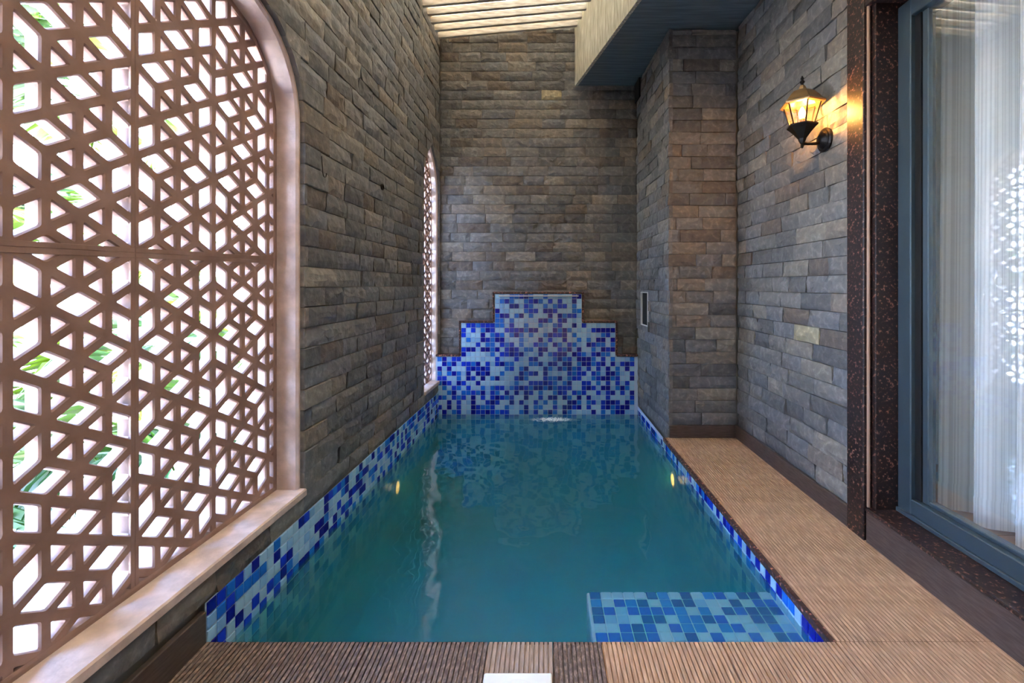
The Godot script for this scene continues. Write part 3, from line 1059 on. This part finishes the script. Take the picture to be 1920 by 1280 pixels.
func build_water_wall() -> void:
	var fd := 4.985
	var wall := thing("water_feature", "stepped blue and white mosaic water wall with granite caps", "fountain", back_frame(fd))
	var x0 := -0.86
	# tiers: [left x, right x, top y]
	var tiers := [[-1.11, 0.94, 0.51], [-0.86, 0.74, 0.86], [-0.51, 0.39, 1.16]]
	var core := begin()
	box(core, Vector3(-1.125, -1.1, -0.066), Vector3(0.975, 0.512, -0.003))
	box(core, Vector3(-0.862, 0.512, -0.066), Vector3(0.742, 0.862, -0.003))
	box(core, Vector3(-0.512, 0.862, -0.066), Vector3(0.392, 1.162, -0.003))
	part("tile_bed", done(core, mats.grout), wall)
	var spots := []
	for j in 35:
		var y := 1.16 - (j + 0.5) * TILE
		var t: Array = tiers[2] if y > 0.86 else tiers[1] if y > 0.51 else tiers[0]
		var n := int(round((t[1] - t[0]) / TILE))
		for i in n:
			spots.append(Transform3D(Basis.IDENTITY, Vector3(t[0] + (i + 0.5) * TILE, y, -0.003)))
	lay_tiles(wall, spots)
	# granite caps on the steps and strips down their sides
	for c in [[-1.125, -0.872, 0.512], [0.752, 0.975, 0.512], [-0.885, -0.522, 0.862], [0.402, 0.765, 0.862], [-0.535, 0.415, 1.162]]:
		part("cap", box_mesh(Vector3(c[0], c[2], -0.066), Vector3(c[1], c[2] + 0.022, 0.010), 0.006, mats.granite_dull), wall)
	for c in [[-0.885, 0.534, 0.862], [0.742, 0.534, 0.862], [-0.535, 0.884, 1.162], [0.392, 0.884, 1.162]]:
		part("side_strip", box_mesh(Vector3(c[0], c[1], -0.066), Vector3(c[0] + 0.023, c[2], 0.004), 0.004, mats.granite_dull), wall)
	part("spout_lip", box_mesh(Vector3(-0.47, 1.135, -0.002), Vector3(0.36, 1.147, 0.022), 0.004, mats.pale_plastic), wall)
	# the thin sheet of water running down
	var n := FastNoiseLite.new()
	n.seed = 9
	n.frequency = 2.0
	var st := SurfaceTool.new()
	st.begin(Mesh.PRIMITIVE_TRIANGLES)
	var nx := 50
	var ny := 40
	for side in 2:
		for j in ny + 1:
			var t := float(j) / ny
			var y := lerpf(1.137, WATER_Y, t)
			var xa := -0.455 + 0.07 * sqrt(t)
			var xb := 0.35 - 0.08 * sqrt(t)
			for i in nx + 1:
				var x := lerpf(xa, xb, float(i) / nx)
				var z := 0.012 + 0.018 * (1.0 - t) * (1.0 - t) + n.get_noise_2d(x * 5.0, y * 1.2) * 0.003 - side * 0.003
				st.add_vertex(Vector3(x, y, z))
	var base := (nx + 1) * (ny + 1)
	for side in 2:
		for j in ny:
			for i in nx:
				var k := side * base + j * (nx + 1) + i
				var q := [k, k + 1, k + nx + 1, k + 1, k + nx + 2, k + nx + 1]
				if side == 1:
					q.reverse()
				for e in q:
					st.add_index(e)
	st.generate_normals()
	var film := st.commit()
	film.surface_set_material(0, mat("water_film", Color(0.75, 0.88, 0.95, 0.02), 0.04))
	var sheet := part("water_sheet", film, self, back_frame(fd))
	tag(sheet, "thin sheet of water running down the middle of mosaic wall", "water")
	# foam where it lands
	var foam := begin()
	var fr := RandomNumberGenerator.new()
	fr.seed = 77
	var fmat := mat("foam", Color(0.93, 0.97, 0.98, 1.0), 0.6)
	for k in 700:
		var ang := fr.randf() * TAU
		var rr := sqrt(fr.randf())
		var p := Vector3(0.08 + cos(ang) * rr * 0.24, WATER_Y, -4.80 + sin(ang) * rr * 0.10)
		var r := fr.randf_range(0.003, 0.010) * (1.12 - rr)
		lathe(foam, [[r, 0.0], [r * 0.8, r * 0.6], [0.0, r]], 6, p)
	var fo := part("foam_patch", done(foam, fmat), self)
	tag(fo, "small patch of white foam on the water below the mosaic wall", "foam", "", "stuff")

func build_door() -> void:
	var d1 := 2.315
	var fx := 1.705
	# granite surround
	var sur := thing("trim_1", "polished red-black granite surround and step of glass door", "door surround", Transform3D.IDENTITY, "", "structure")
	part("pilaster", box_mesh(Vector3(1.565, 0.0, -2.482), Vector3(1.80, 3.36, -2.352), 0.004, mats.granite), sur)
	part("reveal_panel", box_mesh(Vector3(1.60, 0.165, -2.352), Vector3(1.80, 2.62, -d1), 0.002, mats.granite), sur)
	part("bead", box_mesh(Vector3(1.578, 0.165, -2.352), Vector3(1.592, 2.62, -2.338), 0.004, mat("bead_stone", rgb(168, 138, 116), 0.4)), sur)
	part("lintel", box_mesh(Vector3(1.57, 2.612, -2.352), Vector3(1.80, 2.80, 2.6), 0.004, mats.granite), sur)
	part("step_riser", box_mesh(Vector3(1.572, -0.02, -2.345), Vector3(1.60, 0.150, 2.6), 0.003, mats.skirting), sur)
	part("step_top", box_mesh(Vector3(1.565, 0.150, -2.345), Vector3(1.80, 0.168, 2.6), 0.005, mats.granite), sur)
	# aluminium sliding door
	var door := thing("door_1", "grey aluminium sliding glass door in granite surround", "door", Transform3D.IDENTITY, "", "structure")
	var al: Material = mats.aluminium
	var far := -d1
	var near := 0.5
	var y0 := 0.170
	var y1 := 2.585
	part("door_frame", box_mesh(Vector3(fx, y0, far), Vector3(fx + 0.10, y1, far + 0.082), 0.004, al), door)
	part("door_frame", box_mesh(Vector3(fx, y0, far + 0.082), Vector3(fx + 0.10, y0 + 0.088, near), 0.004, al), door)
	part("door_frame", box_mesh(Vector3(fx, y1 - 0.082, far + 0.082), Vector3(fx + 0.10, y1, near), 0.004, al), door)
	part("door_frame", box_mesh(Vector3(fx, y0, near), Vector3(fx + 0.10, y1, near + 0.082), 0.004, al), door)
	part("track", box_mesh(Vector3(fx - 0.012, y0 - 0.002, far + 0.002), Vector3(fx, y0 + 0.018, near), 0.003, al), door)
	part("gasket", box_mesh(Vector3(fx + 0.020, y0 + 0.088, far + 0.082), Vector3(fx + 0.09, y1 - 0.082, far + 0.118), 0.002, mats.gasket), door)
	part("sash_stile", box_mesh(Vector3(fx + 0.026, y0 + 0.088, far + 0.118), Vector3(fx + 0.050, y1 - 0.082, far + 0.152), 0.004, al), door)
	part("sash_rail", box_mesh(Vector3(fx + 0.028, y0 + 0.088, far + 0.152), Vector3(fx + 0.052, y0 + 0.105, near), 0.003, al), door)
	part("pane", box_mesh(Vector3(fx + 0.032, y0 + 0.10, far + 0.150), Vector3(fx + 0.038, y1 - 0.084, near), 0.0, mats.glass), door)

func build_room_behind_door() -> void:
	# the dim room behind the glass
	var m := mat("room_paint", rgb(206, 198, 186), 0.9)
	var shell := begin()
	box(shell, Vector3(4.8, 0.0, -4.2), Vector3(5.0, 2.95, 2.8))
	box(shell, Vector3(1.80, 0.0, -4.3), Vector3(5.0, 2.95, -3.0))
	box(shell, Vector3(1.80, 0.0, 2.7), Vector3(5.0, 2.95, 2.9))
	var rw := thing("wall_room", "plain plaster walls of the dim room behind the curtain", "wall", Transform3D.IDENTITY, "", "structure")
	part("plaster", done(shell, m), rw)
	var rc := thing("ceiling_room", "plain ceiling of the room behind the glass door", "ceiling", Transform3D.IDENTITY, "", "structure")
	part("plaster", box_mesh(Vector3(1.78, 2.80, -4.3), Vector3(5.0, 4.15, 2.9), 0.0, m), rc)
	var rf := thing("floor_room", "brown plank floor of the room behind the glass door", "floor", Transform3D.IDENTITY, "", "structure")
	part("subfloor", box_mesh(Vector3(1.78, -0.3, -4.3), Vector3(5.0, 0.138, 2.9), 0.0, m), rf)
	var planks := [mat("plank_a", rgb(168, 118, 76), 0.4), mat("plank_b", rgb(120, 92, 70), 0.4), mat("plank_c", rgb(146, 104, 70), 0.4)]
	for i in 24:
		var z := -2.95 + i * 0.12
		part("plank", box_mesh(Vector3(1.80, 0.138, z + 0.001), Vector3(3.2, 0.152, z + 0.119), 0.002, planks[(i * 7 + i / 3) % 3]), rf)
	# sheer curtain in soft folds
	var stripes := Image.create(256, 4, false, Image.FORMAT_RGB8)
	var r := RandomNumberGenerator.new()
	r.seed = 31
	for x in 256:
		var v := 0.94 + 0.06 * r.randf()
		if r.randf() < 0.22: v *= 0.88
		for y in 4:
			stripes.set_pixel(x, y, Color(v, v, v))
	var sheer := StandardMaterial3D.new()
	sheer.resource_name = "sheer_cloth"
	sheer.albedo_color = Color(0.95, 0.96, 0.95)
	sheer.albedo_texture = ImageTexture.create_from_image(stripes)
	sheer.roughness = 0.9
	sheer.backlight_enabled = true
	sheer.backlight = Color(0.5, 0.5, 0.5)
	var st := SurfaceTool.new()
	st.begin(Mesh.PRIMITIVE_TRIANGLES)
	var hem := SurfaceTool.new()
	hem.begin(Mesh.PRIMITIVE_TRIANGLES)
	var n := 420
	var len := 3.1
	var rows := [0.175, 0.30, 1.0, 2.0, 2.8]
	var along := 0.0
	var last := Vector3.ZERO
	for i in n + 1:
		var t := float(i) / n
		var z := -2.44 + t * len
		var ph := t * len * 34.0 + 1.3 * sin(t * 11.0)
		for j in rows.size():
			var y: float = rows[j]
			var amp := lerpf(0.085, 0.062, y / 2.8)
			var x := 2.0 + amp * sin(ph + 0.06 * y) + 0.018 * sin(ph * 2.3 + 1.0) + 0.02 * sin(t * 9.0)
			if j == 0:
				if i > 0: along += Vector2(x, z).distance_to(Vector2(last.x, last.z))
				last = Vector3(x, y, z)
			st.set_uv(Vector2(along * 0.9, y))
			st.add_vertex(Vector3(x, y, z))
			if j < 2:
				hem.set_uv(Vector2(along * 0.9, y))
				hem.add_vertex(Vector3(x - 0.003, y, z))
	for i in n:
		for j in rows.size() - 1:
			var k := i * rows.size() + j
			for q in [k, k + 1, k + rows.size(), k + 1, k + rows.size() + 1, k + rows.size()]:
				st.add_index(q)
		for q in [i * 2, i * 2 + 1, i * 2 + 2, i * 2 + 1, i * 2 + 3, i * 2 + 2]:
			hem.add_index(q)
	st.generate_normals()
	hem.generate_normals()
	var cm := st.commit()
	cm.surface_set_material(0, sheer)
	var hm := hem.commit()
	hm.surface_set_material(0, sheer)
	var curtain := thing("sheer_curtain", "white striped sheer curtain hanging in folds behind the glass door", "curtain")
	var cloth := part("cloth", cm, curtain)
	part("hem", hm, cloth)
	part("rail", box_mesh(Vector3(1.93, 2.77, -2.9), Vector3(2.04, 2.80, 0.7), 0.004, mats.pale_plastic), curtain)

func build_lantern() -> void:
	var d := 2.70
	var ax := 1.452
	var lan := thing("wall_lantern", "lit six-sided bronze and black wall lantern on the slate wall", "wall lamp", Transform3D(Basis.IDENTITY, Vector3(ax, 2.0, -d)))
	var turn := PI / 6 + 0.2
	var st := begin()
	lathe(st, [[0.0, 0.045], [0.012, 0.05], [0.018, 0.062], [0.022, 0.075], [0.045, 0.105], [0.068, 0.130], [0.082, 0.142], [0.082, 0.150], [0.064, 0.154], [0.0, 0.154]], 6, Vector3.ZERO, turn)
	var cup := part("cup", done(st, mats.black_iron), lan)
	st = begin()
	lathe(st, [[0.0, 0.020], [0.006, 0.024], [0.008, 0.034], [0.006, 0.044], [0.012, 0.050], [0.0, 0.052]], 10)
	part("drop_finial", done(st, mats.black_iron), cup)
	# six corner bars and panes between
	for k in 6:
		var a := turn + TAU * k / 6
		var b := turn + TAU * (k + 1) / 6
		var bar := begin()
		tube(bar, [Vector3(cos(a) * 0.062, 0.152, sin(a) * 0.062), Vector3(cos(a) * 0.096, 0.268, sin(a) * 0.096)], [0.0042, 0.0042], 6)
		part("corner_bar", done(bar, mats.black_iron), lan)
		var pane := begin()
		quad(pane, Vector3(cos(a) * 0.061, 0.154, sin(a) * 0.061), Vector3(cos(b) * 0.061, 0.154, sin(b) * 0.061), Vector3(cos(b) * 0.095, 0.266, sin(b) * 0.095), Vector3(cos(a) * 0.095, 0.266, sin(a) * 0.095), Vector3(cos(a) + cos(b), 0, sin(a) + sin(b)))
		part("pane", done(pane, mats.lantern_glass), lan)
	st = begin()
	lathe(st, [[0.090, 0.262], [0.118, 0.262], [0.120, 0.270], [0.100, 0.288], [0.082, 0.312], [0.060, 0.334], [0.040, 0.345], [0.022, 0.348], [0.020, 0.360], [0.014, 0.372], [0.0, 0.374]], 6, Vector3.ZERO, turn)
	var roof := part("roof", done(st, mats.bronze), lan)
	st = begin()
	lathe(st, [[0.0, 0.370], [0.011, 0.372], [0.006, 0.382], [0.013, 0.390], [0.013, 0.396], [0.006, 0.404], [0.010, 0.412], [0.004, 0.424], [0.0, 0.430]], 10)
	part("finial", done(st, mats.black_iron), roof)
	# arm and round back plate on the wall
	st = begin()
	tube(st, [Vector3(0, 0.052, 0), Vector3(0.03, 0.046, 0), Vector3(0.075, 0.048, 0), Vector3(0.115, 0.060, 0)], [0.010, 0.008, 0.009, 0.016], 10)
	part("arm", done(st, mats.black_iron), lan)
	st = begin()
	lathe(st, [[0.066, 0.0], [0.068, 0.010], [0.060, 0.018], [0.052, 0.019], [0.046, 0.026], [0.026, 0.040], [0.0, 0.044]], 24)
	part("back_plate", done(st, mats.black_iron), lan, Transform3D(Basis(Vector3(0, 0, 1), PI / 2), Vector3(RIGHT_X - ax + 0.001, 0.068, 0)))
	st = begin()
	lathe(st, [[0.016, 0.154], [0.017, 0.180], [0.014, 0.186], [0.0, 0.186]], 14)
	part("socket", done(st, mats.brass), lan)
	var bulb := begin()
	lathe(bulb, [[0.010, 0.184], [0.015, 0.196], [0.0185, 0.212], [0.017, 0.228], [0.011, 0.244], [0.004, 0.254], [0.0, 0.256]], 14)
	part("bulb", done(bulb, mat("lantern_bulb", rgb(255, 220, 150), 0.4, {"glow": Color(1.0, 0.74, 0.30), "glow_energy": 2.0})), lan)
	var lt := OmniLight3D.new()
	lt.name = "lantern_light"
	lt.light_color = Color(1.0, 0.70, 0.36)
	lt.light_energy = 0.06
	lt.light_size = 0.018
	lt.omni_range = 12.0
	lt.omni_attenuation = 2.0
	lt.shadow_enabled = true
	lan.add_child(lt)
	lt.position = Vector3(0, 0.22, 0)

func build_small_fittings() -> void:
	# black box let into the short wall
	var o := thing("wall_box", "black recessed wall box with a thin pale frame beside water feature", "wall box", seg_frame())
	var st := begin()
	box(st, Vector3(-4.836, 0.859, -0.019), Vector3(-4.584, 1.181, -0.012), 0.001)
	part("cover", done(st, mats.black_void), o)
	st = begin()
	for r in [Rect2(-4.84, 0.855, 0.006, 0.33), Rect2(-4.586, 0.855, 0.006, 0.33), Rect2(-4.834, 0.855, 0.248, 0.008), Rect2(-4.834, 1.177, 0.248, 0.008)]:
		box(st, Vector3(r.position.x, r.position.y, -0.02), Vector3(r.end.x, r.end.y, 0.008), 0.002)
	part("frame", done(st, mats.pale_plastic), o)
	# black plate for a dark slot under the soffit in the back corner
	var b := thing("dark_corner_slot", "small black plate for a dark slot under the soffit in the back corner", "slot_plate", seg_frame())
	part("plate", box_mesh(Vector3(-5.05, 3.16, 0.004), Vector3(-4.86, SOFFIT_Y - 0.004, 0.02), 0.003, mats.black_void), b)
	# wire hook on the slate
	st = begin()
	var path := [Vector3(0, 0.105, 0.004), Vector3(0, 0.02, 0.010)]
	for k in 7:
		var a := PI + PI * k / 6.0
		path.append(Vector3(0.016 + cos(a) * 0.016, 0.012 + sin(a) * 0.012, 0.012))
	path.append(Vector3(0.032, 0.024, 0.014))
	tube(st, path, [0.0022], 6)
	var hook := part("wire_hook", done(st, mats.black_iron), self, left_frame() * Transform3D(Basis.IDENTITY, Vector3(2.49, 1.815, 0.006)))
	tag(hook, "thin dark wire hook on the slate wall beside the arched window", "hook")
	# small dark hole in the slate, built as a short black tube
	st = begin()
	lathe(st, [[0.020, -0.004], [0.022, 0.006], [0.016, 0.008], [0.014, -0.004], [0.0, -0.004]], 14)
	var hole_stub := part("dark_hole", done(st, mats.black_void), self, left_frame() * Transform3D(Basis(Vector3(1, 0, 0), PI / 2), Vector3(3.37, 1.94, 0.004)))
	tag(hole_stub, "small dark hole in the left slate wall, built as a short black tube", "hole_stub")
	# white lid in the deck
	var lid := thing("skimmer_lid", "white plastic skimmer lid set in the front deck", "lid", Transform3D(Basis.IDENTITY, Vector3(-0.083, 0.0, -1.425)))
	var plate := part("plate", box_mesh(Vector3(-0.108, -0.0, -0.112), Vector3(0.108, 0.012, 0.108), 0.004, mats.white_plastic), lid)
	st = begin()
	lathe(st, [[0.082, 0.012], [0.082, 0.0145], [0.078, 0.015], [0.0, 0.015]], 32)
	part("disc", done(st, mats.white_plastic), plate)

# ---------------------------------------------------------------- the garden beyond the screen
func frond_mesh(seed_: int, m: Material, length: float) -> ArrayMesh:
	var r := RandomNumberGenerator.new()
	r.seed = seed_
	var st := begin()
	var n := 26
	var droop := r.randf_range(0.35, 0.6)
	var path := []
	for i in n + 1:
		var t := float(i) / n
		path.append(Vector3(length * t * (1.0 - 0.25 * t * droop), length * (0.75 * t - droop * 1.3 * t * t), 0))
	tube(st, path, [0.008, 0.008, 0.007, 0.006, 0.005, 0.004], 5)
	for i in range(4, n + 1):
		var t := float(i) / n
		var p: Vector3 = path[i]
		var along := ((path[i] as Vector3) - (path[i - 1] as Vector3)).normalized()
		var w := length * 0.30 * sin(PI * (0.15 + 0.8 * t)) + 0.05
		for s in [-1.0, 1.0]:
			var dir := (along * r.randf_range(0.5, 0.8) + Vector3(0, r.randf_range(-0.35, 0.05), s)).normalized()
			var tip := p + dir * w + Vector3(0, -0.25 * w, 0)
			var mid := p + dir * w * 0.5
			var wide := along * 0.019
			quad(st, p, mid - wide, tip, mid + wide, Vector3.UP)
	return done(st, m)

func build_garden() -> void:
	var ground := thing("ground", "bright sunlit paving outside the lattice windows", "ground", Transform3D.IDENTITY, "", "structure")
	part("paving", box_mesh(Vector3(-14, -0.6, -16), Vector3(-1.5, -0.35, 8), 0.0, mat("paving", rgb(222, 214, 198), 0.9)), ground)
	var gw := thing("wall_garden", "white garden wall beyond the palms outside the lattice", "wall", Transform3D.IDENTITY, "", "structure")
	part("wall_core", box_mesh(Vector3(-8.4, -0.35, -16), Vector3(-8.2, 2.6, 8), 0.0, mats.white_render), gw)
	var leaf := [mat("leaf_bright", rgb(76, 96, 4), 0.5, {"backlight": Color(0.06, 0.09, 0.003)}), mat("leaf_deep", rgb(44, 70, 8), 0.5, {"backlight": Color(0.03, 0.055, 0.004)})]
	var fronds := []
	for i in 4:
		fronds.append(frond_mesh(100 + i, leaf[i % 2], 1.4))
	var cane := mat("palm_cane", rgb(150, 140, 86), 0.7)
	var r := RandomNumberGenerator.new()
	r.seed = 404
	var places := [
		[-4.4, -3.9, 2.75, "tall green palm seen through the top near end of the lattice"],
		[-2.95, -2.4, 0.2, "low palm close outside the lower near corner of the lattice"],
		[-3.1, -5.0, 0.55, "leafy palm behind the lower middle of the big lattice"],
		[-6.2, -5.6, 1.6, "mid-height palm far behind the middle of the big lattice"],
		[-5.9, -8.4, 1.3, "distant palm behind the far edge of the big lattice"],
		[-3.2, -9.8, 1.1, "palm outside beyond the narrow pointed lattice window"],
	]
	for e in places:
		var palm := thing("garden_palm", e[3], "palm", Transform3D(Basis(Vector3.UP, r.randf() * TAU), Vector3(e[0], -0.35, e[1])), "palms beyond the lattice screen")
		var st := begin()
		var h: float = e[2] + 0.3
		tube(st, [Vector3.ZERO, Vector3(0.02, h * 0.5, 0.01), Vector3(0.0, h, 0.0)], [0.05, 0.035, 0.03], 8)
		part("stem", done(st, cane), palm)
		for k in 17:
			var lift := r.randf_range(-0.45, 0.8)
			part("frond", fronds[r.randi() % 4], palm, Transform3D(Basis(Vector3.UP, TAU * k / 17.0 + r.randf_range(-0.2, 0.2)) * Basis(Vector3(0, 0, 1), lift), Vector3(0, h - 0.02, 0)))
